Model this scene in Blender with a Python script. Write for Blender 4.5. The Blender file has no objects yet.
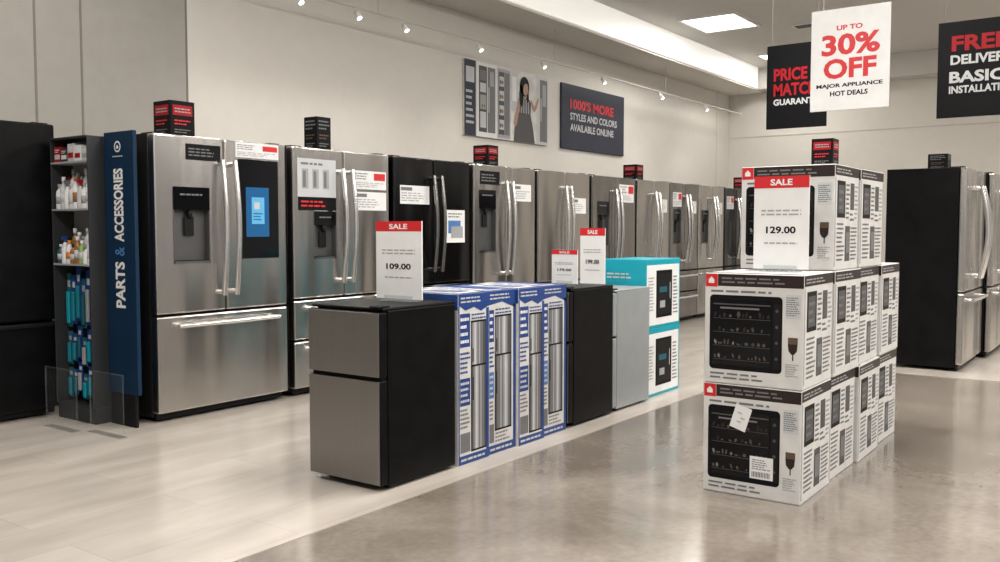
import bpy, bmesh, math, random
from mathutils import Vector, Matrix
random.seed(7)
scene=bpy.context.scene
COL=scene.collection
try: scene.view_settings.view_transform='Standard'
except Exception: pass

# ---------------------------------------------------------------- materials
def newmat(name):
    m=bpy.data.materials.new(name); m.use_nodes=True
    nt=m.node_tree; b=nt.nodes['Principled BSDF']
    return m,nt,b
def flat(name,col,rough=.5,metal=0.,emit=0.,coat=0.,var=0.03,alpha=1.,trans=0.,spec=None):
    m,nt,b=newmat(name)
    b.inputs['Roughness'].default_value=rough
    b.inputs['Metallic'].default_value=metal
    if spec is not None: b.inputs['Specular IOR Level'].default_value=spec
    if coat: b.inputs['Coat Weight'].default_value=coat; b.inputs['Coat Roughness'].default_value=.08
    if trans: b.inputs['Transmission Weight'].default_value=trans; b.inputs['IOR'].default_value=1.2
    if alpha<1: b.inputs['Alpha'].default_value=alpha
    n=nt.nodes.new('ShaderNodeTexNoise'); n.inputs['Scale'].default_value=9
    tc=nt.nodes.new('ShaderNodeTexCoord'); nt.links.new(tc.outputs['Object'],n.inputs['Vector'])
    r=nt.nodes.new('ShaderNodeValToRGB')
    c0=[max(0,c*(1-var)) for c in col]; c1=[min(1,c*(1+var)) for c in col]
    r.color_ramp.elements[0].color=(*c0,1); r.color_ramp.elements[1].color=(*c1,1)
    r.color_ramp.elements[0].position=.35; r.color_ramp.elements[1].position=.65
    nt.links.new(n.outputs['Fac'],r.inputs['Fac']); nt.links.new(r.outputs['Color'],b.inputs['Base Color'])
    if emit:
        b.inputs['Emission Color'].default_value=(*col,1); b.inputs['Emission Strength'].default_value=emit
    return m
def steel(name,col,rough=.27,bump=.3):
    m,nt,b=newmat(name); L=nt.links
    b.inputs['Metallic'].default_value=1
    tc=nt.nodes.new('ShaderNodeTexCoord'); mp=nt.nodes.new('ShaderNodeMapping')
    mp.inputs['Scale'].default_value=(500,500,1.5)
    L.new(tc.outputs['Object'],mp.inputs['Vector'])
    n=nt.nodes.new('ShaderNodeTexNoise'); n.inputs['Scale'].default_value=1; n.inputs['Detail'].default_value=1
    L.new(mp.outputs['Vector'],n.inputs['Vector'])
    cr=nt.nodes.new('ShaderNodeValToRGB')
    cr.color_ramp.elements[0].color=(*[c*.95 for c in col],1); cr.color_ramp.elements[1].color=(*[min(1,c*1.05) for c in col],1)
    cr.color_ramp.elements[0].position=.3; cr.color_ramp.elements[1].position=.7
    L.new(n.outputs['Fac'],cr.inputs['Fac']); L.new(cr.outputs['Color'],b.inputs['Base Color'])
    b.inputs['Roughness'].default_value=rough
    # soft waviness of sheet metal, stretched vertically
    geo=nt.nodes.new('ShaderNodeNewGeometry')
    n2=nt.nodes.new('ShaderNodeTexNoise'); n2.inputs['Scale'].default_value=1; n2.inputs['Detail'].default_value=0
    mp2=nt.nodes.new('ShaderNodeMapping'); mp2.inputs['Scale'].default_value=(4.2,4.2,.4)
    L.new(geo.outputs['Position'],mp2.inputs['Vector']); L.new(mp2.outputs['Vector'],n2.inputs['Vector'])
    bp=nt.nodes.new('ShaderNodeBump'); bp.inputs['Strength'].default_value=bump; bp.inputs['Distance'].default_value=.09
    L.new(n2.outputs['Fac'],bp.inputs['Height']); L.new(bp.outputs['Normal'],b.inputs['Normal'])
    return m

M_steel=steel('brushed_stainless',(.53,.51,.49),.27,.65)
M_steel_h=steel('satin_handle_steel',(.90,.89,.88),.22,0)
M_steel_d=steel('dark_stainless',(.31,.30,.29),.26,.6)
M_steel_b=steel('black_stainless',(.05,.05,.053),.24,.45)
M_ministeel=steel('mini_fridge_steel',(.27,.262,.255),.33,.5)
M_dispm=flat('dispenser_grey_metal',(.13,.13,.13),.35,.6)
M_silver=flat('silver_paint',(.36,.385,.40),.38,.35)
M_black=flat('black_enamel',(.0035,.0035,.004),.4,0,0,0,.3,spec=.13)
M_blackm=flat('black_matte',(.006,.006,.007),.6,spec=.15)
M_charc=flat('charcoal_side',(.012,.0115,.0115),.45,spec=.15)
M_shelfd=flat('dark_shelf_grey',(.022,.023,.026),.5)
M_shelfl=flat('pale_shelf_grey',(.20,.205,.21),.5)
M_glass=flat('black_glass',(.004,.004,.005),.1,spec=.3)
M_white=flat('white_paper',(.74,.74,.74),.6)
M_carton=flat('white_carton',(.62,.61,.595),.45,var=.06)
M_cream=flat('grey_print',(.33,.33,.34),.5)
M_lgrey=flat('light_grey_print',(.52,.53,.54),.5)
M_mgrey=flat('mid_grey_print',(.15,.15,.155),.5)
M_dgrey=flat('dark_grey_print',(.06,.06,.062),.5)
M_red=flat('red_print',(.58,.014,.02),.45)
M_dred=flat('deep_red_print',(.32,.010,.016),.5,spec=.2)
M_ink=flat('black_ink',(.006,.006,.007),.5,spec=.12)
M_brown=flat('dark_brown_ink',(.028,.019,.018),.45,spec=.2)
M_blue=flat('blue_print',(.012,.048,.21),.35)
M_blue2=flat('light_blue_print',(.07,.18,.42),.4)
M_pblue=flat('pale_blue_gloss',(.22,.31,.50),.25)
M_teal=flat('teal_print',(.0,.31,.40),.45)
M_teal2=flat('teal_clear_pack',(.01,.20,.26),.3)
M_teald=flat('dark_teal_pack',(.012,.10,.14),.4)
M_navy=flat('navy_panel',(.004,.022,.055),.5,spec=.2)
M_dnavy=flat('dark_blue_backing',(.006,.018,.035),.5)
M_screen=flat('blue_display',(.008,.07,.18),.2,0,.6)
M_screen2=flat('pale_display',(.08,.28,.46),.2,0,.7)
M_orange=flat('orange_print',(.60,.20,.04),.5)
M_dim1=flat('toasted_print',(.10,.062,.036),.5)
M_dim2=flat('shadowy_print',(.055,.053,.05),.5)
M_green=flat('green_plastic',(.25,.42,.12),.45)
M_amber=flat('amber_plastic',(.28,.12,.04),.3)
M_skin=flat('printed_skin_tone',(.38,.22,.15),.5)
M_posterbg=flat('poster_light',(.62,.60,.57),.5,var=.12)
M_slate=flat('slate_poster',(.038,.042,.062),.5,spec=.2)
M_fixt=flat('white_fixture',(.8,.79,.77),.4)
M_rail=flat('beige_rail',(.52,.50,.46),.5)
M_acryl=flat('clear_acrylic',(.9,.95,.95),.05,0,0,0,.0,.01)
M_acedge=flat('acrylic_edge',(.45,.5,.5),.1,0,0,0,.0,.06)
M_base=flat('clear_sign_base',(.45,.5,.5),.1,0,0,0,.0,.3)
M_lamp=flat('lit_diffuser',(1,.97,.92),.5,0,5.)
M_cove=flat('glowing_fascia_paint',(1,.97,.92),.4,0,.50)  # white fascia paint, glow added in place of cove light falling on it
M_wall=flat('wall_paint',(.68,.65,.60),.75,0,0,0,.012)
M_walld=flat('wall_paint_dimmed',(.36,.34,.31),.75,0,0,0,.02)  # wall colour darkened in place of weaker light away from the track spots
M_ceil=flat('ceiling_paint',(.60,.58,.55),.8,0,0,0,.01)
M_seam=flat('wall_seam',(.20,.18,.16),.7)
M_seaml=flat('pale_wall_seam',(.52,.50,.46),.7)
M_cord=flat('hanging_cord',(.35,.35,.35),.5)

def concrete():
    m,nt,b=newmat('polished_concrete'); L=nt.links
    tc=nt.nodes.new('ShaderNodeTexCoord')
    n=nt.nodes.new('ShaderNodeTexNoise'); n.inputs['Scale'].default_value=1.3; n.inputs['Detail'].default_value=10; n.inputs['Roughness'].default_value=.66; n.inputs['Distortion'].default_value=.5
    L.new(tc.outputs['Object'],n.inputs['Vector'])
    r=nt.nodes.new('ShaderNodeValToRGB'); e=r.color_ramp.elements
    e[0].position=.33; e[0].color=(.16,.133,.110,1); e[1].position=.68; e[1].color=(.285,.248,.212,1)
    L.new(n.outputs['Fac'],r.inputs['Fac'])
    n3=nt.nodes.new('ShaderNodeTexNoise'); n3.inputs['Scale'].default_value=30; n3.inputs['Detail'].default_value=5
    L.new(tc.outputs['Object'],n3.inputs['Vector'])
    mx=nt.nodes.new('ShaderNodeMixRGB'); mx.blend_type='OVERLAY'; mx.inputs['Fac'].default_value=.22
    L.new(r.outputs['Color'],mx.inputs['Color1']); L.new(n3.outputs['Fac'],mx.inputs['Color2'])
    L.new(mx.outputs['Color'],b.inputs['Base Color'])
    mr=nt.nodes.new('ShaderNodeMapRange'); mr.inputs['To Min'].default_value=.14; mr.inputs['To Max'].default_value=.24
    L.new(n.outputs['Fac'],mr.inputs['Value']); L.new(mr.outputs['Result'],b.inputs['Roughness'])
    b.inputs['Coat Weight'].default_value=.5; b.inputs['Coat Roughness'].default_value=.12
    return m
def vinyl():
    m,nt,b=newmat('pale_plank_vinyl'); L=nt.links
    tc=nt.nodes.new('ShaderNodeTexCoord'); mp=nt.nodes.new('ShaderNodeMapping')
    L.new(tc.outputs['Object'],mp.inputs['Vector'])
    br=nt.nodes.new('ShaderNodeTexBrick'); br.inputs['Scale'].default_value=1
    br.inputs['Brick Width'].default_value=1.2; br.inputs['Row Height'].default_value=.3; br.inputs['Mortar Size'].default_value=.002
    br.inputs['Color1'].default_value=(.45,.405,.36,1); br.inputs['Color2'].default_value=(.41,.37,.33,1); br.inputs['Mortar'].default_value=(.35,.315,.28,1)
    L.new(mp.outputs['Vector'],br.inputs['Vector'])
    n=nt.nodes.new('ShaderNodeTexNoise'); n.inputs['Scale'].default_value=1.5; n.inputs['Detail'].default_value=8
    mp2=nt.nodes.new('ShaderNodeMapping'); mp2.inputs['Scale'].default_value=(.8,3,1)
    L.new(tc.outputs['Object'],mp2.inputs['Vector']); L.new(mp2.outputs['Vector'],n.inputs['Vector'])
    r=nt.nodes.new('ShaderNodeValToRGB'); e=r.color_ramp.elements
    e[0].position=.3; e[0].color=(.38,.38,.38,1); e[1].position=.7; e[1].color=(.60,.60,.60,1)
    L.new(n.outputs['Fac'],r.inputs['Fac'])
    mx=nt.nodes.new('ShaderNodeMixRGB'); mx.blend_type='OVERLAY'; mx.inputs['Fac'].default_value=.75
    L.new(br.outputs['Color'],mx.inputs['Color1']); L.new(r.outputs['Color'],mx.inputs['Color2'])
    L.new(mx.outputs['Color'],b.inputs['Base Color'])
    b.inputs['Roughness'].default_value=.22
    return m
M_conc=concrete(); M_vinyl=vinyl()

# ---------------------------------------------------------------- mesh builder
class Fr:
    def __init__(s,o,r,u,n): s.o=Vector(o); s.r=Vector(r); s.u=Vector(u); s.n=Vector(n)
    def p(s,a,b,c=0): return s.o+s.r*a+s.u*b+s.n*c
def FRONT(y,x=0,z=0): return Fr((x,y,z),(1,0,0),(0,0,1),(0,-1,0))
def RIGHT(x,y=0,z=0): return Fr((x,y,z),(0,1,0),(0,0,1),(1,0,0))
def LEFT(x,y=0,z=0): return Fr((x,y,z),(0,-1,0),(0,0,1),(-1,0,0))
def TOP(z): return Fr((0,0,z),(1,0,0),(0,1,0),(0,0,1))
_tc={}
def textmesh(s,bold):
    k=(s,bold)
    if k in _tc: return _tc[k]
    cu=bpy.data.curves.new('t','FONT'); cu.body=s; cu.size=1; cu.resolution_u=3; cu.offset=bold
    ob=bpy.data.objects.new('t',cu); COL.objects.link(ob)
    dg=bpy.context.evaluated_depsgraph_get(); dg.update()
    me=bpy.data.meshes.new_from_object(ob.evaluated_get(dg))
    vs=[(v.co.x,v.co.y) for v in me.vertices]; fs=[tuple(p.vertices) for p in me.polygons]
    bpy.data.objects.remove(ob); bpy.data.curves.remove(cu); bpy.data.meshes.remove(me)
    x0=min(v[0] for v in vs);x1=max(v[0] for v in vs);y0=min(v[1] for v in vs);y1=max(v[1] for v in vs)
    vs=[((x-x0)/(x1-x0),(y-y0)/(y1-y0)) for x,y in vs]
    _tc[k]=(vs,fs); return _tc[k]
class MB:
    def __init__(s): s.v=[];s.f=[];s.m=[];s.sm=[];s.mats=[]
    def mi(s,mat):
        if mat not in s.mats: s.mats.append(mat)
        return s.mats.index(mat)
    def add(s,vs,fs,mat,smooth=False):
        b=len(s.v); s.v+= [tuple(v) for v in vs]; i=s.mi(mat)
        for f in fs: s.f.append(tuple(b+k for k in f)); s.m.append(i); s.sm.append(smooth)
        return s
    def _bbox(s,x0,x1,y0,y1,z0,z1,bev,seg):
        bm=bmesh.new(); bmesh.ops.create_cube(bm,size=1)
        for v in bm.verts: v.co=Vector(((x0+x1)/2+v.co.x*(x1-x0),(y0+y1)/2+v.co.y*(y1-y0),(z0+z1)/2+v.co.z*(z1-z0)))
        if bev: bmesh.ops.bevel(bm,geom=bm.edges[:],offset=bev,segments=seg,affect='EDGES',profile=.5)
        return bm
    def box(s,x0,x1,y0,y1,z0,z1,mat,bev=0,seg=2):
        bm=s._bbox(x0,x1,y0,y1,z0,z1,bev,seg); bm.verts.index_update()
        s.add([v.co.copy() for v in bm.verts],[[v.index for v in f.verts] for f in bm.faces],mat,False); bm.free(); return s
    def boxhole(s,b,h,mat,bev=0):
        obs=[]
        for (bb,be) in ((b,bev),(h,0)):
            bm=s._bbox(*bb,be,2); me=bpy.data.meshes.new('q'); bm.to_mesh(me); bm.free()
            o=bpy.data.objects.new('q',me); COL.objects.link(o); obs.append(o)
        md=obs[0].modifiers.new('b','BOOLEAN'); md.object=obs[1]; md.operation='DIFFERENCE'; md.solver='EXACT'
        dg=bpy.context.evaluated_depsgraph_get(); dg.update()
        me=bpy.data.meshes.new_from_object(obs[0].evaluated_get(dg))
        s.add([v.co.copy() for v in me.vertices],[tuple(p.vertices) for p in me.polygons],mat)
        for o in obs: bpy.data.objects.remove(o)
        bpy.data.meshes.remove(me); return s
    def rect(s,fr,u0,v0,u1,v1,mat,th=.001,w=0):
        P=[fr.p(u,v,ww) for ww in (w,w+th) for (u,v) in ((u0,v0),(u1,v0),(u1,v1),(u0,v1))]
        s.add(P,[(3,2,1,0),(4,5,6,7),(0,1,5,4),(1,2,6,5),(2,3,7,6),(3,0,4,7)],mat); return s
    def poly(s,fr,pts,mat,w=.002):
        s.add([fr.p(a,b,w) for a,b in pts],[tuple(range(len(pts)))],mat); return s
    def ell(s,fr,cu,cv,ru,rv,mat,w=.002,n=20,rot=0):
        c,q=math.cos(rot),math.sin(rot)
        pts=[]
        for i in range(n):
            a=2*math.pi*i/n; x=ru*math.cos(a); y=rv*math.sin(a)
            pts.append((cu+x*c-y*q,cv+x*q+y*c))
        return s.poly(fr,pts,mat,w)
    def text(s,fr,t,u0,v0,u1,v1,mat,w=.002,bold=.02):
        vs,fs=textmesh(t,bold)
        s.add([fr.p(u0+x*(u1-u0),v0+y*(v1-v0),w) for x,y in vs],fs,mat); return s
    def lines(s,fr,u0,v0,u1,v1,n,mat,w=.0015,ragged=True,seed=1):
        rr=random.Random(seed); h=(v1-v0)/n
        for i in range(n):
            e=u1-(rr.random()*.35*(u1-u0) if ragged else 0)
            a=u0
            while a<e-.002:
                l=(u1-u0)*rr.uniform(.08,.24); b=min(a+l,e)
                s.rect(fr,a,v1-h*(i+.72),b,v1-h*(i+.30),mat,.0006,w-.0006); a=b+(u1-u0)*.04
        return s
    def cyl(s,c,r,h,mat,axis='Z',n=20,r2=None):
        r2=r if r2 is None else r2
        vs=[];c=Vector(c)
        for (rr,k) in ((r,0),(r2,h)):
            for i in range(n):
                a=2*math.pi*i/n; x,y=rr*math.cos(a),rr*math.sin(a)
                d={'Z':(x,y,k),'X':(k,x,y),'Y':(y,k,x)}[axis]; vs.append(c+Vector(d))
        fs=[tuple(range(n))[::-1],tuple(range(n,2*n))]
        b=len(s.v); s.v+=[tuple(v) for v in vs]; i0=s.mi(mat)
        for f in fs: s.f.append(tuple(b+k for k in f)); s.m.append(i0); s.sm.append(False)
        for i in range(n):
            j=(i+1)%n; s.f.append((b+i,b+j,b+n+j,b+n+i)); s.m.append(i0); s.sm.append(True)
        return s
    def lathe(s,c,prof,mat,n=16):
        vs=[];c=Vector(c)
        for r,z in prof:
            for i in range(n):
                a=2*math.pi*i/n; vs.append(c+Vector((r*math.cos(a),r*math.sin(a),z)))
        fs=[]
        for k in range(len(prof)-1):
            for i in range(n):
                j=(i+1)%n; fs.append((k*n+i,k*n+j,(k+1)*n+j,(k+1)*n+i))
        s.add(vs,fs,mat,True)
        s.add(vs[:n],[tuple(range(n))[::-1]],mat); s.add(vs[-n:],[tuple(range(n))],mat); return s
    def tube(s,pts,r,mat,n=10,flatx=1.):
        pts=[Vector(p) for p in pts]; rings=[]
        for i,p in enumerate(pts):
            t=(pts[min(i+1,len(pts)-1)]-pts[max(i-1,0)]).normalized()
            a=Vector((1,0,0)) if abs(t.x)<.8 else Vector((0,0,1))
            u=(a-t*a.dot(t)).normalized(); w=t.cross(u)
            rings.append([p+u*r*flatx*math.cos(2*math.pi*k/n)+w*r*math.sin(2*math.pi*k/n) for k in range(n)])
        vs=[v for R in rings for v in R]; fs=[]
        for i in range(len(pts)-1):
            for k in range(n):
                j=(k+1)%n; fs.append((i*n+k,i*n+j,(i+1)*n+j,(i+1)*n+k))
        s.add(vs,fs,mat,True)
        s.add(rings[0],[tuple(range(n))[::-1]],mat); s.add(rings[-1],[tuple(range(n))],mat); return s
    def obj(s,name):
        me=bpy.data.meshes.new(name); me.from_pydata(s.v,[],s.f)
        for m in s.mats: me.materials.append(m)
        for i,p in enumerate(me.polygons): p.material_index=s.m[i]; p.use_smooth=s.sm[i]
        me.update()
        o=bpy.data.objects.new(name,me); COL.objects.link(o); return o
def thing(name,label,cat,loc=(0,0,0),rot=0,group=None,mb=None):
    if mb is None:
        o=bpy.data.objects.new(name,None); o.empty_display_size=.1; COL.objects.link(o)
    else: o=mb.obj(name)
    o.location=loc; o.rotation_euler=(0,0,rot); o['label']=label; o['category']=cat
    if group: o['group']=group
    return o
def part(root,name,mb,label=None):
    o=mb.obj(name); o.parent=root
    if label: o['label']=label
    return o
def dup(root,loc,rot=None):
    n=root.copy(); COL.objects.link(n); n.location=loc
    if rot is not None: n.rotation_euler=(0,0,rot)
    def rec(src,dst):
        for c in src.children:
            k=c.copy(); COL.objects.link(k); k.parent=dst; rec(c,k)
    rec(root,n); return n
def struct(name,mb,loc=(0,0,0)):
    o=mb.obj(name); o.location=loc; o['kind']='structure'; return o
R90=-math.pi/2

# ---------------------------------------------------------------- room
FZ=.003
XE=16.6; YW=6.6; ZC=4.1
struct('floor',MB().box(-5,XE,-8,YW,-.1,0,M_conc))
struct('floor',MB().box(-5,XE,2.66,YW,-.0,FZ,M_vinyl))
struct('floor',MB().box(8.05,XE,-4,1.95,-.0,FZ,M_vinyl))
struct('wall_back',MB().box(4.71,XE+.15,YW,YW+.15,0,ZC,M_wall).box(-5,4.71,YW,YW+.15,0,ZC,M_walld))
struct('wall_right',MB().box(XE,XE+.15,-8,YW,0,ZC,M_wall))
struct('ceiling',MB().box(-5,XE+.15,-8,YW+.15,ZC,ZC+.1,M_ceil))
struct('trim_1',MB().box(-5,XE,5.92,YW,3.70,ZC,M_wall))
struct('trim_2',MB().box(-5,XE-.45,5.89,5.92,3.73,ZC,M_cove))
struct('trim_3',MB().box(XE-.4,XE,-8,5.92,3.72,ZC,M_ceil))
for i,x in enumerate((3.44,3.79,4.71,16.0)):
    struct('trim_%d'%(4+i),MB().box(x-.008,x+.008,YW-.004,YW,0,3.7,M_seam if i<3 else M_seaml))
struct('trim_8',MB().box(XE-.008,XE,-8,YW-.02,2.9,2.915,M_seaml))
struct('baseboard_back',MB().box(-5,XE,YW-.015,YW,FZ,.12,M_charc))
struct('baseboard_right',MB().box(XE-.015,XE,-8,YW-.02,FZ,.12,M_charc))

# track with spot heads
tr=thing('track_rail','pale ceiling track rail hung on thin rods below soffit','light track',(0,6.20,3.28))
part(tr,'rail',MB().box(3,16.2,-.008,.008,.004,.018,M_rail,.002))
for x in (3.4,6.6,9.8,13.0,16.0): part(tr,'rod',MB().cyl((x,0,.015),.003,.405,M_rail,n=8))
for i,x in enumerate((4.9,5.57,6.29,6.96,8.2,9.5,11.0,12.8,14.5)):
    r=thing('track_spotlight','small white spotlight head hanging from the ceiling track','spotlight',(x,6.20,3.28),group='track spotlights over the appliance wall')
    part(r,'stem',MB().cyl((0,0,-.03),.006,.034,M_fixt))
    ang=math.radians(-35)
    R=Matrix.Rotation(ang,4,'X')
    t=MB().cyl((0,0,-.09),.030,.08,M_fixt,r2=.022)
    t.v=[tuple(R@Vector(v)+Vector((0,.0,-.025))) for v in t.v]
    part(r,'lamp_head',t)
    l=MB().cyl((0,0,-.092),.024,.002,M_lamp)
    l.v=[tuple(R@Vector(v)+Vector((0,.0,-.025))) for v in l.v]
    part(r,'lens',l,'glowing lens')
    ld=bpy.data.lights.new('spot','SPOT'); ld.energy=34; ld.spot_size=math.radians(130); ld.spot_blend=1; ld.color=(1,.94,.86); ld.shadow_soft_size=.1
    lo=bpy.data.objects.new('spot_bulb',ld); COL.objects.link(lo); lo.location=(0,-.20,-.16); lo.parent=r
    lo.rotation_euler=(math.radians(-12),0,0)
# recessed panels
def panel(x,y,e,sx=.6,sy=1.2):
    r=thing('ceiling_light','square recessed ceiling light panel, glowing warm white','ceiling light',(x,y,ZC-.03),group='recessed ceiling light panels')
    part(r,'frame',MB().boxhole((-sx/2-.04,sx/2+.04,-sy/2-.04,sy/2+.04,0,.03),(-sx/2,sx/2,-sy/2,sy/2,-.01,.04),M_fixt))
    part(r,'diffuser',MB().box(-sx/2,sx/2,-sy/2,sy/2,.01,.03,M_lamp),'glowing diffuser')
    ld=bpy.data.lights.new('panel','AREA'); ld.energy=e; ld.shape='RECTANGLE'; ld.size=sx; ld.size_y=sy; ld.color=(1,.965,.91)
    lo=bpy.data.objects.new('panel_lamp',ld); COL.objects.link(lo); lo.location=(0,0,-.005); lo.parent=r
panel(12.3,5.05,40,.9,.75)
panel(15.3,5.2,30,.7,.5)
for x in (.5,4.2,8.0):
    for y in (-4.5,-1.2,2.0):
        panel(x,y,106,1.1,1.1)
panel(10.4,.6,110,1.1,1.1); panel(12.2,-3.5,130,1.1,1.1)
for x in (.2,3.0): panel(x,4.9,24,.9,.9)
v=MB().box(-.5,.5,-.12,.12,0,.02,M_fixt,.004)
for k in range(5): v.box(-.47,.47,-.1+k*.042,-.08+k*.042,-.004,.0,M_charc)
thing('ceiling_vent','long slotted air vent set in the ceiling','vent',(13.2,3.8,ZC-.02),R90,mb=v)

# ---------------------------------------------------------------- refrigerators
def barhandle(x,yf,z0,z1,bow=.03,r=.013,mat=None):
    m=mat or M_steel_h; pts=[]
    n=14
    for i in range(n+1):
        t=i/n; pts.append((x,yf-.045-bow*math.sin(math.pi*t),z0+(z1-z0)*t))
    mb=MB().tube(pts,r,m,12)
    for z in (z0+.02,z1-.02): mb.tube([(x,yf+.002,z),(x,yf-.052,z)],r*.9,m,8)
    return mb
def hbar(x0,x1,yf,z,r=.013,mat=None):
    m=mat or M_steel_h
    pts=[(x0+(x1-x0)*i/10,yf-.05-.012*math.sin(math.pi*i/10),z) for i in range(11)]
    mb=MB().tube(pts,r,m,10)
    for x in (x0+.03,x1-.03): mb.tube([(x,yf+.002,z),(x,yf-.055,z)],r*.9,m,8)
    return mb
def fridge(cx,yfront,w=1.0,h=1.8,d=.75,mat=M_steel,side=M_charc,disp=None,screen=None,drawers=1,zs=.67,handle=None,stick=(),label='',style='bar',group='french door refrigerators in the wall display',hb=.035,zmid=None,dt=.07,hr=.018,zb=.058):
    r=thing('refrigerator',label,'refrigerator',(cx,yfront+d/2,FZ),0,group)
    yf=-d/2; yb=yf+dt; W=w/2
    b=MB().box(-W+.004,W-.004,yb+.006,d/2,.03,h-.02,side,.006)
    for sx in (-1,1):
        for yy in (yb+.08,d/2-.08): b.cyl((sx*(W-.08),yy,0),.02,.035,M_blackm)
    part(r,'body',b,'dark cabinet')
    part(r,'toe_grille',MB().box(-W+.02,W-.02,yb-.02,yb+.005,.015,zb-.004,M_charc,.003))
    for sx in (-1,1):
        part(r,'hinge_cover',MB().box(sx*(W-.07)-.05,sx*(W-.07)+.05,yb-.03,yb+.09,h-.022,h-.012,side,.004))
    topz=h-.022
    doors=[]
    hm=handle or M_steel_h
    for k,(x0,x1) in enumerate(((-W,-.004),(.004,W))):
        m=MB()
        if k==0 and disp:
            dx0,dx1,dz0,dz1=disp
            m.boxhole((x0,x1,yf,yb,zs,topz,),(dx0,dx1,yf-.05,yf+.05,dz0,dz1),mat,.012)
        else: m.box(x0,x1,yf,yb,zs,topz,mat,.012)
        D=part(r,'door',m); doors.append(D)
        hx=(x1-.045) if k==0 else (x0+.045)
        if style=='bar': part(D,'handle',barhandle(hx,yf,zs+.10,topz-.14,hb,hr,hm),'bowed metal bar handle')
        else: part(D,'handle',MB().box(hx-.012+(.03 if k==0 else -.03),hx+.012+(.03 if k==0 else -.03),yf-.012,yf+.004,zs+.02,topz-.02,hm,.004))
        if k==0 and disp:
            q=MB(); dx0,dx1,dz0,dz1=disp; e=.004
            q.rect(FRONT(yf+.048),dx0,dz0,dx1,dz1,M_dispm,.004)
            q.box(dx0,dx0+.008,yf-.003,yf+.045,dz0,dz1,M_dispm).box(dx1-.008,dx1,yf-.003,yf+.045,dz0,dz1,M_dispm)
            q.box(dx0,dx1,yf-.003,yf+.045,dz0,dz0+.016,M_steel_d)
            q.box(dx0,dx1,yf-.004,yf+.045,dz1-(dz1-dz0)*.30,dz1,M_glass,.003)
            c=(dx0+dx1)/2; zt=dz1-(dz1-dz0)*.30
            q.cyl((c,yf+.02,zt-.05),.014,.05,M_charc,r2=.02)
            q.box(c-.035,c+.035,yf+.025,yf+.035,zt-.16,zt-.04,M_charc,.004)
            q.box(dx0+.02,dx1-.02,yf+.0,yf+.04,dz0+.016,dz0+.022,M_charc)
            q.lines(FRONT(yf-.004),dx0+.05,dz1-.06,dx1-.05,dz1-.035,1,M_mgrey,.0015)
            part(D,'water_dispenser',q,'recessed grey water dispenser with black control strip')
        if k==1 and screen:
            sx0,sx1,sz0,sz1=screen; q=MB().box(sx0,sx1,yf-.008,yf+.002,sz0,sz1,M_glass,.004)
            f=FRONT(yf-.008); a=sx1-sx0; c=sz1-sz0
            q.rect(f,sx0+a*.16,sz0+c*.22,sx1-a*.26,sz1-c*.28,M_screen,.001)
            q.rect(f,sx0+a*.30,sz0+c*.35,sx1-a*.38,sz0+c*.62,M_screen2,.0018)
            q.rect(f,sx0+a*.36,sz0+c*.50,sx0+a*.50,sz0+c*.57,M_lgrey,.0006,.002)
            q.lines(f,sx0+a*.34,sz0+c*.38,sx1-a*.42,sz0+c*.47,3,M_screen,.003)
            part(D,'touch_screen',q,'black glass panel with lit blue display')
    z1=zs-.012
    if drawers==1: rng=[(zb,z1)]
    else:
        zm=zmid or .39
        rng=[(zb,zm-.006),(zm+.006,z1)]
    for (a,c) in rng:
        D=part(r,'drawer',MB().box(-W,W,yf,yb,a,c,mat,.012))
        if style=='bar': part(D,'handle',hbar(-W+.12,W-.12,yf,c-.06,.015,hm),'horizontal bar handle')
        else: part(D,'handle',MB().box(-W+.02,W-.02,yf-.012,yf+.004,c-.03,c-.008,hm,.004))
    for i,(kind,k,x0,x1,a,c) in enumerate(stick):
        q=MB(); f=FRONT(yf); W_=x1-x0; H_=c-a
        if kind=='white':
            q.rect(f,x0,a,x1,c,M_white,.0015); q.lines(f,x0+.015,a+H_*.12,x1-.015,c-H_*.35,4,M_cream,.0025,seed=i)
            q.rect(f,x0+.01,c-H_*.28,x0+W_*.4,c-H_*.1,M_mgrey,.001,.0015)
        elif kind=='red':
            q.rect(f,x0,a,x1,c,M_white,.0015); q.rect(f,x0+W_*.62,a+H_*.5,x1-.012,c-.015,M_red,.001,.0015)
            q.lines(f,x0+.012,a+H_*.1,x1-.015,c-H_*.6,3,M_cream,.0025,seed=i); q.lines(f,x0+.012,a+H_*.5,x0+W_*.55,c-.012,3,M_mgrey,.0025,seed=i+4)
        elif kind=='black':
            q.rect(f,x0,a,x1,c,M_ink,.0015); q.lines(f,x0+.02,a+.02,x1-.02,c-.02,3,M_mgrey,.0025,seed=i)
        elif kind=='photo':
            q.rect(f,x0,a,x1,c,M_lgrey,.0015); q.rect(f,x0,a,x1,a+H_*.26,M_ink,.001,.0015)
            q.lines(f,x0+.03,a+H_*.05,x1-.03,a+H_*.21,2,M_red,.003,seed=2)
            for j in range(3): q.rect(f,x0+.04+j*.10,a+H_*.42,x0+.10+j*.10,c-H_*.2,M_cream,.001,.0015); q.rect(f,x0+.05+j*.10,a+H_*.45,x0+.075+j*.10,c-H_*.24,M_mgrey,.001,.0025)
            q.lines(f,x0+.03,c-H_*.15,x1-.03,c-H_*.05,1,M_mgrey,.003,seed=2)
        elif kind=='blue':
            q.rect(f,x0,a,x1,c,M_white,.0015); q.rect(f,x0+.03,a+.08,x1-.06,c-.09,M_blue2,.001,.0015); q.rect(f,x0+.07,a+.04,x1-.03,a+.14,M_cream,.001,.0025)
            q.lines(f,x0+.03,c-.07,x1-.03,c-.02,2,M_mgrey,.003,seed=i)
        part(doors[k],'sticker',q,{'white':'white price sticker','red':'white sticker with red block','black':'black feature sticker','photo':'grey and black product poster','blue':'white poster with blue picture'}[kind])
    return r
YF=4.92
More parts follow.
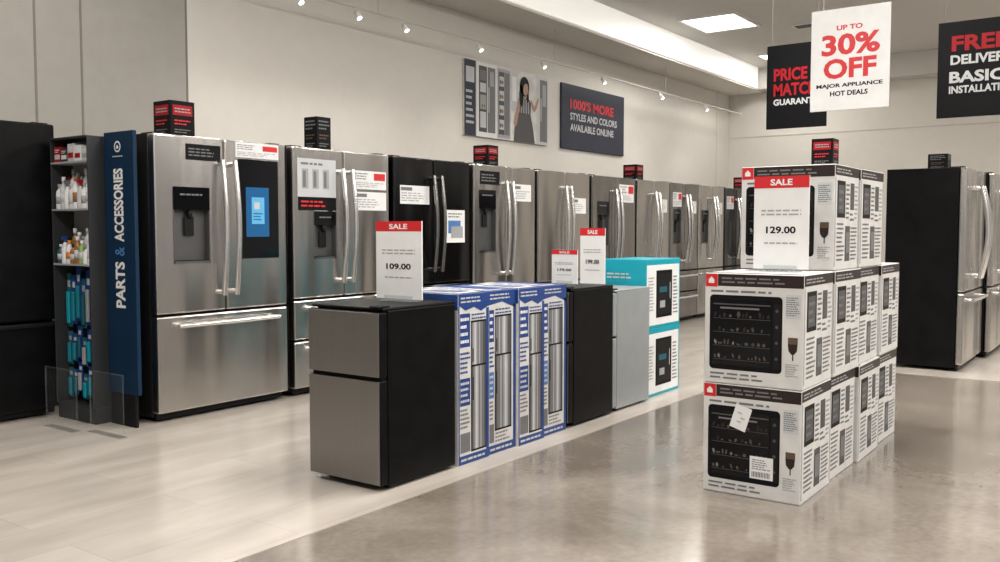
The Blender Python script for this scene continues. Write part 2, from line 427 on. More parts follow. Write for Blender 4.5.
S='stainless french door refrigerator '
fridge(3.78,YF,1.03,mat=M_steel,disp=(-.39,-.12,.98,1.46),screen=(.11,.44,1.00,1.66),drawers=1,
  stick=(('black',0,-.29,-.03,1.63,1.73),('red',1,.09,.45,1.67,1.77)),label=S+'with lit touch screen beside accessories shelf')
fridge(4.85,YF,.99,mat=M_steel,disp=(-.30,-.08,.98,1.33),drawers=2,zmid=.40,zs=.70,
  stick=(('photo',0,-.45,-.08,1.33,1.70),('red',1,.10,.46,1.50,1.64),('white',1,.10,.46,1.34,1.48)),label=S+'with posters and two drawers')
fridge(5.895,YF,.99,mat=M_steel_b,side=M_black,drawers=2,zs=.74,handle=M_steel_d,
  stick=(('white',0,-.42,-.06,1.40,1.55),('blue',1,.16,.42,1.08,1.36)),label='black french door refrigerator with blue poster on door')
fridge(6.94,YF,.99,mat=M_steel,disp=(-.42,-.16,.98,1.55),drawers=1,
  stick=(('black',0,-.40,-.1,1.60,1.72),('white',1,.12,.42,1.46,1.62)),label=S+'with tall dispenser')
fridge(7.99,YF,1.0,mat=M_steel,drawers=1,stick=(('white',1,.14,.42,1.36,1.52),),label=S+'with long bowed handles')
fridge(9.05,YF,1.0,mat=M_steel_d,disp=(-.40,-.14,1.0,1.5),drawers=1,stick=(('red',1,.10,.45,1.50,1.70),),label='dark stainless french door refrigerator with dispenser')
far=[(M_steel,None,'stainless'),(M_steel_d,(-.34,-.12,1.0,1.45),'dark stainless'),(M_steel,(-.34,-.12,1.0,1.45),'stainless'),(M_steel_b,None,'black stainless'),(M_steel,None,'stainless'),(M_steel_b,None,'black stainless'),(M_steel_d,None,'dark stainless')]
for k,(mt,dp,nm) in enumerate(far):
    st=[('white',1,.10,.36,1.40,1.56)]
    if k%2: st.append(('red',0,-.36,-.10,1.48,1.66))
    fridge(10.035+.885*k,YF,.85,mat=mt,side=M_black if mt is M_steel_b else M_charc,disp=dp,drawers=1+(k%2),hb=.045,hr=.02,stick=tuple(st),label=nm+' refrigerator with door tags packed in the wall row')
G2='refrigerators in the facing display row'
KW=dict(h=1.73,d=.63,side=M_black,hb=.06,group=G2,drawers=1,dt=.055,hr=.021)
fridge(8.88,1.27,1.0,mat=M_steel,label='stainless french door refrigerator with black side on pale floor',**KW)
fridge(9.93,1.20,1.0,mat=M_steel,label='stainless french door refrigerator beside another',**KW)
fridge(10.98,1.14,1.0,mat=M_steel_d,label='dark stainless refrigerator beside another',**KW)
fridge(2.565,5.70,1.03,h=1.88,d=.70,mat=M_black,side=M_black,style='edge',handle=M_blackm,group='black refrigerators by the accessories shelf',drawers=1,zs=.62,label='tall plain black refrigerator beside the accessories shelf')

# toppers
def topper(x,y,z,s=.17,h=.18,rot=0,red=True,lab='small black cube price topper standing on an appliance'):
    r=thing('price_topper',lab,'sign',(x,y,z),rot,'cube price toppers')
    q=MB().box(-s/2,s/2,-s/2,s/2,0,h,M_ink,.003)
    part(r,'cube',q)
    g=MB()
    for f in (FRONT(-s/2),LEFT(-s/2),RIGHT(s/2)):
        if red: g.rect(f,-s*.40,h*.60,s*.40,h*.88,M_dred,.001); g.lines(f,-s*.32,h*.66,s*.32,h*.82,2,M_cream,.0018,ragged=False)
        else: g.lines(f,-s*.38,h*.60,s*.38,h*.92,3,M_mgrey,.0015,seed=3)
        g.lines(f,-s*.34,h*.32,s*.34,h*.5,2,M_red if red else M_dim1,.0015)
        g.lines(f,-s*.34,h*.10,s*.34,h*.24,2,M_mgrey,.0015)
    part(r,'printed_face',g,'small red and grey print')
topper(3.58,5.16,1.785,.18,.23)
topper(4.80,5.14,1.785,.14,.25,red=False)
topper(6.95,5.16,1.785,.17,.20)
topper(9.95,5.16,1.785,.18,.19)
topper(13.5,5.16,1.785,.18,.20)
topper(8.80,1.56,1.715,.16,.14,red=False)

# ---------------------------------------------------------------- mini fridges
def minifridge(cx,cy,h,front,body,label,w=.46,d=.55):
    r=thing('mini_fridge',label,'mini fridge',(cx,cy,FZ),R90,'compact refrigerators in the aisle row')
    W=w/2; yf=-d/2; yb=yf+.055; sp=h*.62
    b=MB().box(-W,W,yb+.004,d/2,.015,h-.012,body,.006)
    for sx in (-1,1):
        for yy in (yb+.05,d/2-.05): b.cyl((sx*(W-.05),yy,0),.016,.02,M_blackm)
    part(r,'body',b); part(r,'top_panel',MB().box(-W-.001,W+.001,yb-.03,d/2,h-.014,h,body,.005))
    for (a,c) in ((.03,sp-.012),(sp+.004,h-.02)):
        D=part(r,'door',MB().box(-W,W,yf+.006,yb,a,c,body,.006))
        part(D,'door_panel',MB().box(-W+.002,W-.004,yf,yf+.008,a+.002,c-.002,front,.003),'brushed metal facing')
    part(r,'hinge',MB().box(W-.07,W-.01,yf+.01,yb+.03,h,h+.008,M_blackm,.003))
    part(r,'recessed_grip',MB().box(-W+.01,W-.01,yf+.02,yb,sp-.012,sp+.004,M_blackm))
    return r
mf=minifridge(3.257,3.042,.84,M_ministeel,M_black,'two-door mini fridge with dark steel front and black sides')
m2=dup(mf,(4.90,3.05,FZ)); m2['label']='two-door mini fridge with black sides beside the blue cartons'
minifridge(5.455,3.06,.80,M_silver,M_silver,'silver grey mini fridge beside the teal cartons',.46,.53)

# ---------------------------------------------------------------- blue and white cartons
def bluecarton(x,alt):
    w,d,h=.258,.48,.87
    r=thing('appliance_carton','narrow white and blue carton picturing a silver mini fridge' if not alt else 'white and blue carton with broad blue text panel and fridge picture','box',(x,3.055,FZ),0,'blue and white mini fridge cartons')
    W,D=w/2,d/2
    part(r,'carton',MB().box(-W,W,-D,D,0,h,M_carton,.003))
    g=MB(); f=FRONT(-D)
    if alt: tp=[(-W+.001,h-.075),(0,h-.06),(W-.001,h-.10),(W-.001,h-.001),(-W+.001,h-.001)]
    else: tp=[(-W+.001,h-.055),(-W+.06,h-.085),(0,h-.07),(.06,h-.095),(W-.001,h-.07),(W-.001,h-.001),(-W+.001,h-.001)]
    g.poly(f,tp,M_blue,.001)
    g.lines(f,-W+.02,h-.050,W-.05,h-.012,2,M_lgrey,.002,seed=12+alt)
    g.rect(f,-W+.001,.001,W-.001,.045,M_blue); g.rect(f,-W+.001,.045,-W+.010,h-.06,M_blue); g.rect(f,W-.024,.045,W-.001,h-.08,M_blue)
    g.lines(f,-W+.02,.010,W-.03,.036,1,M_lgrey,.002)
    a,b=(-.020,.100) if not alt else (-.060,.085)
    z0p,z1p=(.065,h-.15) if not alt else (.13,h-.14)
    g.rect(f,a-.005,z0p-.01,b+.004,z1p+.01,M_ink,.0006)
    n=10; zmid=z0p+(z1p-z0p)*.66
    sh=[M_dgrey,M_mgrey,M_cream,M_lgrey,M_cream,M_mgrey,M_cream,M_mgrey,M_mgrey,M_dgrey]
    if alt: sh=sh[::-1]
    for k in range(n):
        u0=a+(b-a)*k/n; u1=a+(b-a)*(k+1)/n
        g.rect(f,u0,z0p,u1,zmid-.005,sh[k],.0006,.0006); g.rect(f,u0,zmid+.005,u1,z1p,sh[(k+1)%n],.0006,.0006)
    g.rect(f,a+.008,.32,a+.015,.44,M_ink,.0006,.0014); g.rect(f,a+.008,zmid+.02,a+.015,zmid+.09,M_ink,.0006,.0014)
    g.lines(f,a,z1p+.012,b,z1p+.05,2,M_blue,.0016,seed=3)
    cr=a-.012
    g.rect(f,-W+.014,h-.27,cr,h-.10,M_blue,.0006); g.lines(f,-W+.018,h-.26,cr-.004,h-.11,4,M_white,.0016,seed=8)
    g.rect(f,-W+.014,.30,cr,.44,M_blue2 if alt else M_blue,.0006); g.lines(f,-W+.018,.31,cr-.004,.43,4,M_lgrey,.0016,seed=18)
    g.lines(f,-W+.016,.46,cr,h-.29,5,M_blue,.0016,seed=3)
    g.lines(f,-W+.016,.18,cr,.29,5,M_mgrey,.0012,seed=6); g.rect(f,-W+.016,.06,cr,.16,M_mgrey,.0006)
    if alt: g.lines(f,a,.055,b,.115,3,M_mgrey,.0012,seed=19)
    t=TOP(h)
    if alt:
        g.rect(t,-W+.001,-D+.001,W-.001,-D+.10,M_blue); g.rect(t,.02,-D+.10,W-.001,D-.001,M_blue); g.lines(t,-W+.02,-D+.02,W-.03,-D+.08,2,M_white,.0018,seed=31)
        g.lines(t,-W+.02,-.10,0,.18,6,M_pblue,.0015,seed=4)
    else:
        g.rect(t,-W+.001,-D+.001,W-.001,-D+.04,M_blue); g.rect(t,-W+.001,D-.07,W-.001,D-.001,M_blue)
        g.rect(t,-W+.001,-D+.04,-W+.06,D-.07,M_pblue); g.rect(t,-.02,-.13,W-.01,.10,M_blue,.0008)
        g.lines(t,-.01,-.11,W-.02,.09,3,M_lgrey,.0018,seed=7)
    for f in (LEFT(-W),RIGHT(W)):
        g.rect(f,-D+.002,h-.08,D-.002,h-.002,M_blue); g.rect(f,-D+.002,.002,-D+.04,h-.1,M_blue); g.lines(f,-.15,.2,.15,.7,12,M_blue,.0015,seed=2)
    part(r,'printed_graphics',g,'blue and silver carton print')
    return r
ba=bluecarton(3.688,0); bb=bluecarton(3.9515,1)
bb.location.y=3.067
dup(ba,(4.215,3.051,FZ)); dup(bb,(4.4785,3.066,FZ))

# ---------------------------------------------------------------- teal cartons
def tealcarton():
    w,d,h=.56,.37,.49
    r=thing('appliance_carton','white and teal carton picturing a black cube fridge','box',(6.04,3.065,FZ),0,'teal cube fridge cartons')
    W,D=w/2,d/2
    part(r,'carton',MB().box(-W,W,-D,D,0,h,M_teal,.004))
    g=MB(); f=FRONT(-D)
    g.rect(f,-W+.012,.02,W-.02,h-.04,M_white)
    g.rect(f,-.12,.07,.14,h-.08,M_ink,.001,.001); g.rect(f,-.10,.09,.12,h-.10,M_charc,.001,.0022); g.rect(f,.10,.2,.108,.32,M_lgrey,.001,.0032)
    g.rect(f,-.06,.14,.02,.19,M_cream,.001,.0032); g.rect(f,-.07,.25,.05,.29,M_teald,.001,.0032)
    g.lines(f,-W+.035,.12,-.15,h-.12,11,M_cream,.0022,seed=4); g.lines(f,.16,.08,W-.04,h-.12,11,M_mgrey,.0022,seed=5)
    f=LEFT(-W); g.lines(f,-D+.06,h-.14,D-.06,h-.09,2,M_lgrey,.0015,seed=6)
    part(r,'printed_graphics',g,'white and black carton print')
    return r
tc_=tealcarton(); dup(tc_,(6.04,3.065,FZ+.491))

# ---------------------------------------------------------------- oven cartons
def ovencarton():
    w,d,h=.45,.438,.50
    r=thing('oven_carton','white carton with black oven picture and red corner badge','box',(0,0,0),R90,'stacked countertop oven cartons')
    W,D=w/2,d/2
    part(r,'carton',MB().box(-W,W,-D,D,0,h,M_carton,.005))
    g=MB(); f=FRONT(-D)
    g.rect(f,-W+.062,h-.058,W-.003,h-.004,M_brown,.001); g.lines(f,-W+.08,h-.048,.14,h-.014,2,M_mgrey,.0018,seed=3)
    g.rect(f,-W+.004,h-.062,-W+.060,h-.004,M_red,.0012)
    g.poly(f,[(-W+.018,h-.046),(-W+.045,h-.046),(-W+.045,h-.030),(-W+.0315,h-.016),(-W+.018,h-.030)],M_white,.002)
    g.lines(f,-W+.03,h-.092,.11,h-.070,1,M_mgrey,.0015,seed=13)
    A=(-W+.025,.065,.132,h-.098); rr_=.018; pts=[]
    for (cx_,cy_,a0) in ((A[2]-rr_,A[1]+rr_,-90),(A[2]-rr_,A[3]-rr_,0),(A[0]+rr_,A[3]-rr_,90),(A[0]+rr_,A[1]+rr_,180)):
        for q_ in range(5):
            t=math.radians(a0+q_*22.5); pts.append((cx_+rr_*math.cos(t),cy_+rr_*math.sin(t)))
    g.poly(f,pts,M_ink,.001); g.rect(f,-W+.038,.085,.085,h-.118,M_glass,.001,.001)
    g.rect(f,.092,.085,.125,h-.13,M_charc,.001,.001)
    for k in range(4): g.ell(f,.108,.13+k*.07,.007,.007,M_dgrey,.003)
    g.rect(f,-W+.042,h-.142,.08,h-.136,M_dgrey,.0006,.002)
    rr=random.Random(9)
    for b in range(4):
        x=-.178
        while x<.066:
            w_=rr.uniform(.006,.018); hh=rr.uniform(.008,.030)
            m_=rr.choice([M_dim1,M_dim2,M_dgrey,M_dim2,M_dim1,M_mgrey,M_brown,M_brown])
            if rr.random()<.8: g.ell(f,x+w_/2,.116+b*.062+hh/2,w_/2,hh/2,m_,.0028,8,rr.uniform(-.4,.4))
            x+=w_+rr.uniform(.002,.014)
        g.rect(f,-.182,.110+b*.062,.080,.112+b*.062,M_dgrey,.0005,.0024)
    g.rect(f,-.150,h-.160,.03,h-.152,M_mgrey,.0005,.0024)
    g.rect(f,.145,.31,.212,h-.085,M_lgrey,.0006); g.lines(f,.148,.32,.209,h-.095,9,M_mgrey,.0015,seed=9)
    g.poly(f,[(.158,.20),(.200,.20),(.197,.170),(.185,.155),(.173,.155),(.161,.170)],M_brown,.002); g.rect(f,.158,.20,.200,.228,M_dim1,.001); g.rect(f,.177,.128,.182,.156,M_brown,.001)
    g.lines(f,.148,.055,.209,.115,6,M_cream,.0018,seed=1); g.lines(f,-W+.03,.018,.12,.055,2,M_mgrey,.0018,seed=6)
    for f in (RIGHT(W),LEFT(-W)):
        g.rect(f,-D+.003,h-.05,D-.003,h-.004,M_brown,.001); g.lines(f,-D+.02,h-.042,D-.05,h-.014,2,M_cream,.0018,seed=2)
        g.rect(f,-D+.040,h-.25,-.040,h-.075,M_ink,.001); g.rect(f,-D+.052,h-.23,-.060,h-.095,M_dgrey,.001,.001)
        g.lines(f,-D+.06,h-.22,-.07,h-.11,3,M_mgrey,.0028,seed=21)
        g.lines(f,-.025,h-.26,.045,h-.080,8,M_mgrey,.0015,seed=11); g.rect(f,.055,h-.21,.125,h-.08,M_dgrey,.001); g.lines(f,.135,h-.26,.198,h-.085,8,M_cream,.0015,seed=14)
        g.lines(f,.05,h-.27,.125,h-.22,2,M_mgrey,.0015,seed=15)
        g.lines(f,-D+.04,.04,-.045,h-.27,9,M_mgrey,.0015,seed=12)
        g.rect(f,-.03,.04,.055,.21,M_dgrey,.001); g.rect(f,-.02,.08,.04,.18,M_mgrey,.001,.001); g.lines(f,.07,.04,.195,.21,9,M_mgrey,.0015,seed=16)
        g.rect(f,-D+.004,.02,-D+.014,h-.06,M_cream,.001); g.rect(f,D-.012,.02,D-.005,h-.06,M_cream,.001)
    t=TOP(h); g.rect(t,-W+.004,-.03,W-.004,.03,M_lgrey); g.lines(t,-.15,.07,.15,.17,4,M_brown,.0015)
    g.rect(t,-W+.01,-D+.006,W-.006,-D+.05,M_brown,.001)
    part(r,'printed_graphics',g,'black, brown and red carton print')
    return r
oc=ovencarton()
first=True; base=None
for lv in range(3):
    for i in range(4):
        if lv==2 and i in (0,3): continue
        jy=[.0,.010,-.007,.008][(i+lv)%4] if i else 0
        loc=(3.91+.2225+i*.452,1.435+jy,lv*.502)
        ob=oc if first else dup(oc,loc)
        ob.location=loc; first=False
        if (lv,i)!=(0,0): ob.rotation_euler=(0,0,R90+[.010,-.012,.007,-.009,.012][(lv*2+i)%5])
        if lv==2: ob['label']='white carton with black oven picture on the top layer'
q=MB(); f=FRONT(-.2205)
c=(-.045,.355); a=-.3
def rp(x,y): return (c[0]+x*math.cos(a)-y*math.sin(a),c[1]+x*math.sin(a)+y*math.cos(a))
q.poly(f,[rp(-.038,-.055),rp(.038,-.055),rp(.038,.055),rp(-.038,.055)],M_white,.0036)
for (dx,dy) in ((-.012,.02),(.008,.0),(-.005,-.02)): q.poly(f,[rp(dx-.008,dy-.003),rp(dx+.012,dy-.003),rp(dx+.012,dy+.002),rp(dx-.008,dy+.002)],M_cream,.0042)
part(oc,'shipping_label',q,'tilted white paper label')
q=MB(); q.rect(f,.0,.09,.105,.19,M_white,.001,.003); q.lines(f,.01,.13,.095,.18,5,M_mgrey,.0048,seed=2)
for k in range(12): q.rect(f,.01+k*.007,.098,.013+k*.007,.122,M_ink,.0006,.004)
part(oc,'barcode_label',q,'white barcode label')
oc['label']='white oven carton with paper labels at the stack base'
topper(4.66,1.35,1.507,.105,.14)

# ---------------------------------------------------------------- standing sale signs
def salesign(x,y,z,w,h,price,lab):
    r=thing('sale_sign',lab,'sign',(x,y,z),R90,'standing sale price signs')
    part(r,'base',MB().box(-w*.35,w*.35,-.04,.04,0,.006,M_base,.002).box(-w*.3,w*.3,-.008,.008,.006,.03,M_base))
    b=part(r,'sign_board',MB().box(-w/2,w/2,-.004,.004,.012,h,M_white,.001))
    g=MB(); f=FRONT(-.004)
    g.rect(f,-w/2,h-(h*.125),w/2,h,M_red,.001)
    g.text(f,'SALE',-w*.20,h-h*.098,w*.20,h-h*.032,M_white,.0015,.03)
    g.lines(f,-w*.36,h*.58,w*.36,h*.66,2,M_cream,.001,seed=3,ragged=False)
    if price:
        g.text(f,price,-w*.27,h*.40,w*.27,h*.475,M_ink,.001,.03)
    g.lines(f,-w*.3,h*.28,w*.3,h*.32,1,M_cream,.001,seed=3,ragged=False)
    part(r,'printed_face',g,'red header and black price')
salesign(3.35,3.02,.84+FZ,.30,.395,'109.00','white sale price sign standing on the black mini fridge')
salesign(4.16,1.397,1.003,.255,.44,'129.00','large white sale price sign standing on the oven cartons')
salesign(5.30,3.045,.803+FZ,.19,.40,'199.00','narrow white sale price sign on the silver mini fridge')
salesign(4.92,3.03,.84+FZ,.19,.225,'179.00','small white sale price sign on a black mini fridge')

# ---------------------------------------------------------------- hanging signs
def hang(x,y0,y1,z0,z1,bg,items,label):
    w=y1-y0;h=z1-z0
    r=thing('hanging_sign',label,'sign',(x,(y0+y1)/2,z0),R90,'signs hanging from the ceiling')
    part(r,'sign_board',MB().box(-w/2,w/2,-.006,.006,0,h,bg,.002))
    for sx in (-.42,.42):
        part(r,'cord',MB().cyl((sx*w,0,h-.01),.0025,ZC-z0-h+.01,M_cord,n=6))
    g=MB(); f=FRONT(-.006)
    for (t,a,b,c,d,m) in items:
        g.text(f,t,-w/2+a*w,h*(1-d),-w/2+b*w,h*(1-c),m,.001,.035)
    part(r,'lettering',g,'printed lettering')
    return r
hang(7.0,1.585,2.145,2.08,2.823,M_white,[('UP TO',.33,.66,.165,.215,M_red),('30%',.14,.88,.25,.46,M_red),('OFF',.17,.84,.49,.69,M_red),('MAJOR APPLIANCE',.08,.92,.735,.785,M_ink),('HOT DEALS',.26,.74,.81,.86,M_ink)],'white hanging sign with red 30% OFF lettering')
hang(9.0,2.60,3.19,2.19,3.01,M_ink,[('PRICE',.12,.68,.28,.43,M_dred),('MATCH',.12,.84,.46,.61,M_dred),('GUARANTEE',.12,.92,.645,.72,M_lgrey)],'black hanging sign with red price match lettering')
hang(8.0,.87,1.45,2.08,2.83,M_ink,[('FREE',.17,.86,.15,.31,M_dred),('DELIVERY',.16,.93,.35,.45,M_lgrey),('BASIC',.15,.82,.52,.64,M_lgrey),('INSTALLATION',.15,.95,.67,.75,M_lgrey)],'black hanging sign about free delivery and basic installation')

# ---------------------------------------------------------------- wall posters
r=thing('wall_poster','wide poster showing refrigerators and a woman in a kitchen','poster',(8.43,YW-.002,2.30))
part(r,'poster_board',MB().box(0,1.79,-.03,0,0,.88,M_posterbg,.003))
g=MB(); f=FRONT(-.03); H=.88
g.rect(f,0,0,.22,H,M_slate); g.lines(f,.03,.12,.19,.55,6,M_lgrey,.002,seed=5); g.rect(f,.03,.62,.19,.80,M_lgrey,.001,.001)
g.rect(f,.24,0,.64,H,M_white)
g.rect(f,.28,.06,.44,.84,M_dgrey,.001,.001); g.rect(f,.455,.06,.61,.84,M_mgrey,.001,.001)
for (z0,z1,m) in ((.11,.30,M_lgrey),(.33,.50,M_cream),(.53,.64,M_lgrey),(.67,.79,M_mgrey)): g.rect(f,.305,z0,.42,z1,m,.001,.0015)
for k in range(5): g.ell(f,.325+.022*k,.36+.01*(k%2),.010,.022,M_dim1 if k%2 else M_green,.003,10)
g.rect(f,.475,.3,.485,.6,M_white,.001,.002); g.rect(f,.50,.62,.58,.79,M_cream,.001,.002)
g.rect(f,.66,.02,.93,.86,M_cream,.001,.001); g.rect(f,.68,.06,.80,.82,M_dgrey,.001,.002); g.rect(f,.81,.06,.91,.82,M_mgrey,.001,.002)
for k in range(4): g.rect(f,.695,.12+k*.175,.79,.24+k*.175,M_lgrey,.001,.003); g.ell(f,.72,.17+k*.175,.018,.03,M_dim1,.0045); g.ell(f,.76,.17+k*.175,.018,.025,M_amber,.0045)
g.rect(f,.95,0,1.79,H,M_posterbg,.001,.0)
g.rect(f,.95,.38,1.10,H,M_lgrey,.001,.001); g.rect(f,.97,.5,1.06,.8,M_white,.001,.002)
g.rect(f,1.52,0,1.79,H,M_lgrey,.001,.001); g.rect(f,1.60,.04,1.77,.84,M_mgrey,.001,.002); g.rect(f,1.62,.3,1.63,.6,M_white,.001,.003); g.rect(f,1.66,.5,1.74,.78,M_cream,.001,.003)
# woman: dark dress, striped top, arms, head, dark hair
g.poly(f,[(1.00,0),(1.48,0),(1.43,.22),(1.38,.36),(1.39,.50),(1.36,.545),(1.28,.575),(1.20,.575),(1.11,.54),(1.08,.48),(1.09,.34),(1.02,.18)],M_dgrey,.0035)
for k in range(5): g.poly(f,[(1.10+k*.055,.37),(1.125+k*.055,.37),(1.14+k*.048,.545),(1.12+k*.048,.545)],M_cream,.0042)
g.poly(f,[(1.11,.53),(1.07,.44),(1.02,.32),(1.00,.22),(1.03,.18),(1.07,.22),(1.10,.33),(1.135,.46)],M_skin,.005)
g.poly(f,[(1.215,.55),(1.275,.55),(1.28,.63),(1.215,.63)],M_skin,.005)
g.ell(f,1.24,.705,.105,.125,M_ink,.0052,28); g.poly(f,[(1.14,.72),(1.12,.60),(1.13,.48),(1.17,.44),(1.21,.50),(1.215,.62),(1.20,.72)],M_ink,.0052); g.poly(f,[(1.29,.62),(1.33,.66),(1.34,.54),(1.30,.50),(1.28,.56)],M_ink,.0051)
g.ell(f,1.262,.675,.058,.082,M_skin,.0056,28,-.08); g.poly(f,[(1.19,.70),(1.20,.77),(1.25,.80),(1.31,.785),(1.33,.73),(1.29,.745),(1.24,.74),(1.215,.70),(1.205,.64)],M_ink,.006)
g.poly(f,[(1.37,.53),(1.42,.43),(1.47,.40),(1.52,.46),(1.57,.57),(1.55,.60),(1.525,.57),(1.48,.49),(1.46,.475),(1.42,.53),(1.385,.555)],M_skin,.005)
part(r,'poster_print',g,'kitchen advertising picture')
r=thing('wall_poster','slate blue poster with red and white lettering','poster',(10.57,YW-.002,2.30))
part(r,'poster_board',MB().box(0,1.78,-.03,0,0,.88,M_slate,.003))
g=MB(); f=FRONT(-.03)
g.text(f,"1000'S MORE",.22,.55,1.45,.69,M_red,.002,.03); g.text(f,'STYLES AND COLORS',.22,.40,1.55,.50,M_lgrey,.002,.025); g.text(f,'AVAILABLE ONLINE',.22,.25,1.45,.35,M_lgrey,.002,.025)
part(r,'lettering',g,'red and white lettering')

# ---------------------------------------------------------------- accessories shelf
SW=.43
r=thing('accessories_shelf','shelf unit with navy end panel lettered parts and accessories','shelf unit',(3.1,5.22,FZ),R90)
part(r,'back_panel',MB().box(-SW,.0,.062,.075,.97,1.77,M_shelfl).box(-SW,.0,.062,.075,.05,.97,M_dnavy))
part(r,'base',MB().box(-SW,.0,-.07,.075,0,.10,M_shelfd,.003))
for x in (-SW,-.014): part(r,'upright',MB().box(x,x+.010,-.08,.062,.10,1.76,M_shelfd,.002))
for z in (.97,1.31,1.60,1.75): part(r,'shelf_board',MB().box(-SW+.012,-.016,-.085,.062,z,z+.012,M_cream if z<1.7 else M_shelfd,.002))
pb=MB()
for a in range(7):
    for b in range(12): pb.cyl((-SW+.04+a*.058,.050,.18+b*.062),.004,.006,M_ink,'Y',6)
part(r,'pegboard',pb.box(-SW+.016,-.02,.055,.061,.12,.95,M_dnavy))
part(r,'panel_foot',MB().box(.02,.28,.022,.043,.0,.20,M_blackm,.002))
p=part(r,'end_panel',MB().box(0.01,.315,.02,.045,.20,1.78,M_navy,.003),'navy blue panel')
g=MB(); f=Fr((0,.02,0),(0,0,1),(-1,0,0),(0,-1,0))
g.text(f,'PARTS',.72,-.205,1.0,-.105,M_white,.001,.035)
g.text(f,'&',1.035,-.205,1.09,-.105,M_blue2,.001,.01)
g.text(f,'ACCESSORIES',1.12,-.205,1.56,-.105,M_white,.001,.035)
f2=FRONT(.02); g.ell(f2,.155,1.69,.034,.034,M_white,.001); g.ell(f2,.155,1.69,.025,.025,M_navy,.0015); g.poly(f2,[(.143,1.678),(.167,1.678),(.167,1.69),(.155,1.702),(.143,1.69)],M_white,.002)
g.lines(f2,.10,1.625,.21,1.64,1,M_lgrey,.001,ragged=False)
part(p,'lettering',g,'white lettering')
def shelfitem(kind,Y,z,col,cap,w=.045,h=.2,lab='',X=3.075):
    q=MB()
    if kind=='bottle':
        q.lathe((0,0,0),[(w*.46,0),(w*.5,.008),(w*.5,h*.62),(w*.42,h*.72),(w*.2,h*.8),(w*.2,h*.86)],col)
        q.cyl((0,0,h*.85),w*.26,h*.15,cap,n=12); q.cyl((0,0,h*.2),w*.51,h*.3,M_lgrey if col!=M_white else cap,n=16)
        nm='bottle'
    elif kind=='spray':
        q.lathe((0,0,0),[(w*.48,0),(w*.5,.008),(w*.5,h*.55),(w*.25,h*.75),(w*.16,h*.8)],col)
        q.cyl((0,0,h*.78),w*.22,h*.1,cap,n=10); q.box(-w*.55,w*.3,-w*.15,w*.15,h*.87,h,cap,.003)
        nm='spray_bottle'
    elif kind=='pack':
        q.box(-.003,.003,-w/2,w/2,0,h,M_blue if cap is M_lgrey else M_teald,.001); q.box(-.018,-.003,-w*.34,w*.34,h*.06,h*.66,col,.006)
        q.box(-.004,.004,-w*.3,w*.3,h*.74,h*.86,cap,.001); q.tube([(.0,0,h*.95),(.035,0,h*.95)],.002,M_steel_h,6); nm='hanging_pack'
    else:
        q.box(-.04,.04,-w/2,w/2,0,h,col,.003); q.rect(LEFT(-.04),-w*.4,h*.2,w*.4,h*.5,cap); q.lines(LEFT(-.04),-w*.35,h*.6,w*.35,h*.85,2,M_white,.0012); nm='small_carton'
    cat={'bottle':'bottle','spray':'spray bottle','pack':'packaged accessory'}.get(kind,'box')
    thing(nm,lab,cat,(X,Y,z),0,{'pack':'blue accessory packs hanging on pegs'}.get(kind,'products on the accessories shelf'),mb=q)
cs=[(M_white,M_lgrey,'white'),(M_white,M_cream,'white'),(M_lgrey,M_dred,'pale grey'),(M_white,M_amber,'white'),(M_carton,M_lgrey,'cream'),(M_white,M_mgrey,'white'),(M_lgrey,M_white,'pale grey'),(M_white,M_cream,'white')]
for row,xx in ((0,3.052),(1,3.118)):
    for i in range(8):
        c,k,n=cs[(i+row*3)%8]; shelfitem('spray' if (i+row*4) in(2,5) else 'bottle',5.263+i*.0485,1.322+FZ,c,k,.046,.20+row*.05-.022*((i*2)%3),n+' cleaner bottle on the middle shelf',X=xx)
cs=[(M_white,M_lgrey,'white'),(M_white,M_cream,'white'),(M_green,M_white,'green'),(M_amber,M_white,'amber brown'),(M_amber,M_ink,'amber brown'),(M_white,M_orange,'white'),(M_white,M_blue,'white'),(M_teald,M_white,'dark teal')]
for row,xx in ((0,3.052),(1,3.118)):
    for i in range(8):
        c,k,n=cs[(i+row*5)%8]; shelfitem('spray' if (i+row*4) in(1,6) else 'bottle',5.263+i*.0485,.982+FZ,c,k,.046,.17+row*.05-.025*((i*2)%3),n+' care product bottle on the lower shelf',X=xx)
cs=[(M_lgrey,M_cream,'grey'),(M_white,M_dred,'white'),(M_lgrey,M_dred,'grey'),(M_shelfd,M_white,'dark'),(M_dred,M_lgrey,'red')]
for i in range(5):
    c,k,n=cs[i]; shelfitem('box',5.28+i*.078,1.612+FZ,c,k,.072,.085+.012*(i%3),n+' small carton on the highest shelf')
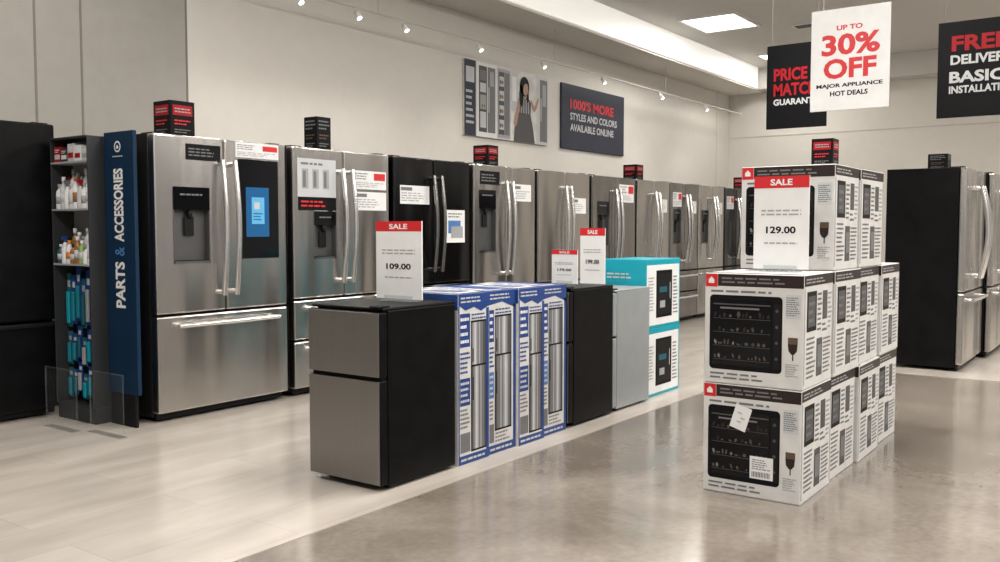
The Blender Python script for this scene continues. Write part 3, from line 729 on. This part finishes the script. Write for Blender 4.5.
for z,hh in ((.58,.34),(.34,.21),(.13,.19)):
    for i in range(7):
        shelfitem('pack',5.262+i*.056,z+.02*((i*5)%3),[M_teal2,M_teald,M_teal,M_teal2,M_cream][(i*2+int(z*10))%5],M_lgrey if i%3 else M_cream,.046,hh-.03*((i*3)%2),'slim blue card pack with teal blister on a peg',X=3.095)

# clear acrylic stands on floor
for (x,y) in ((2.93,4.93),(2.86,5.3)):
    q=MB().box(-.004,.004,-.17,.17,.006,.36,M_acryl)
    r=thing('acrylic_stand','low clear acrylic floor stand beside the refrigerator','stand',(x,y,FZ))
    part(r,'clear_panel',q); part(r,'foot',MB().box(-.03,.03,-.17,.17,0,.004,M_acedge,.001))
    part(r,'edge_strip',MB().box(-.004,.004,-.173,-.17,.006,.36,M_acedge).box(-.004,.004,.17,.173,.006,.36,M_acedge).box(-.004,.004,-.173,.173,.36,.363,M_acedge))

# ---------------------------------------------------------------- world
w=bpy.data.worlds.new('World'); scene.world=w; w.use_nodes=True
nt=w.node_tree; bg=nt.nodes['Background']
tc=nt.nodes.new('ShaderNodeTexCoord'); mp=nt.nodes.new('ShaderNodeMapping'); mp.inputs['Scale'].default_value=(5,5,.9)
n=nt.nodes.new('ShaderNodeTexNoise'); n.inputs['Scale'].default_value=1.6; n.inputs['Detail'].default_value=1
r=nt.nodes.new('ShaderNodeValToRGB'); e=r.color_ramp.elements
e[0].position=.39; e[0].color=(.045,.042,.04,1); e[1].position=.62; e[1].color=(.98,.93,.87,1)  # uneven dark and pale bands made up for fill light and steel reflections
nt.links.new(tc.outputs['Generated'],mp.inputs['Vector']); nt.links.new(mp.outputs['Vector'],n.inputs['Vector'])
nt.links.new(n.outputs['Fac'],r.inputs['Fac']); nt.links.new(r.outputs['Color'],bg.inputs['Color'])
bg.inputs['Strength'].default_value=.72

# ---------------------------------------------------------------- camera
cd=bpy.data.cameras.new('Camera'); cam=bpy.data.objects.new('Camera',cd); COL.objects.link(cam)
cd.sensor_width=36; cd.lens=32.76; cd.clip_end=100
cam.location=(0,0,1.2); cam.rotation_euler=(math.radians(90-3.27),0,math.radians(-54.3))
scene.camera=cam
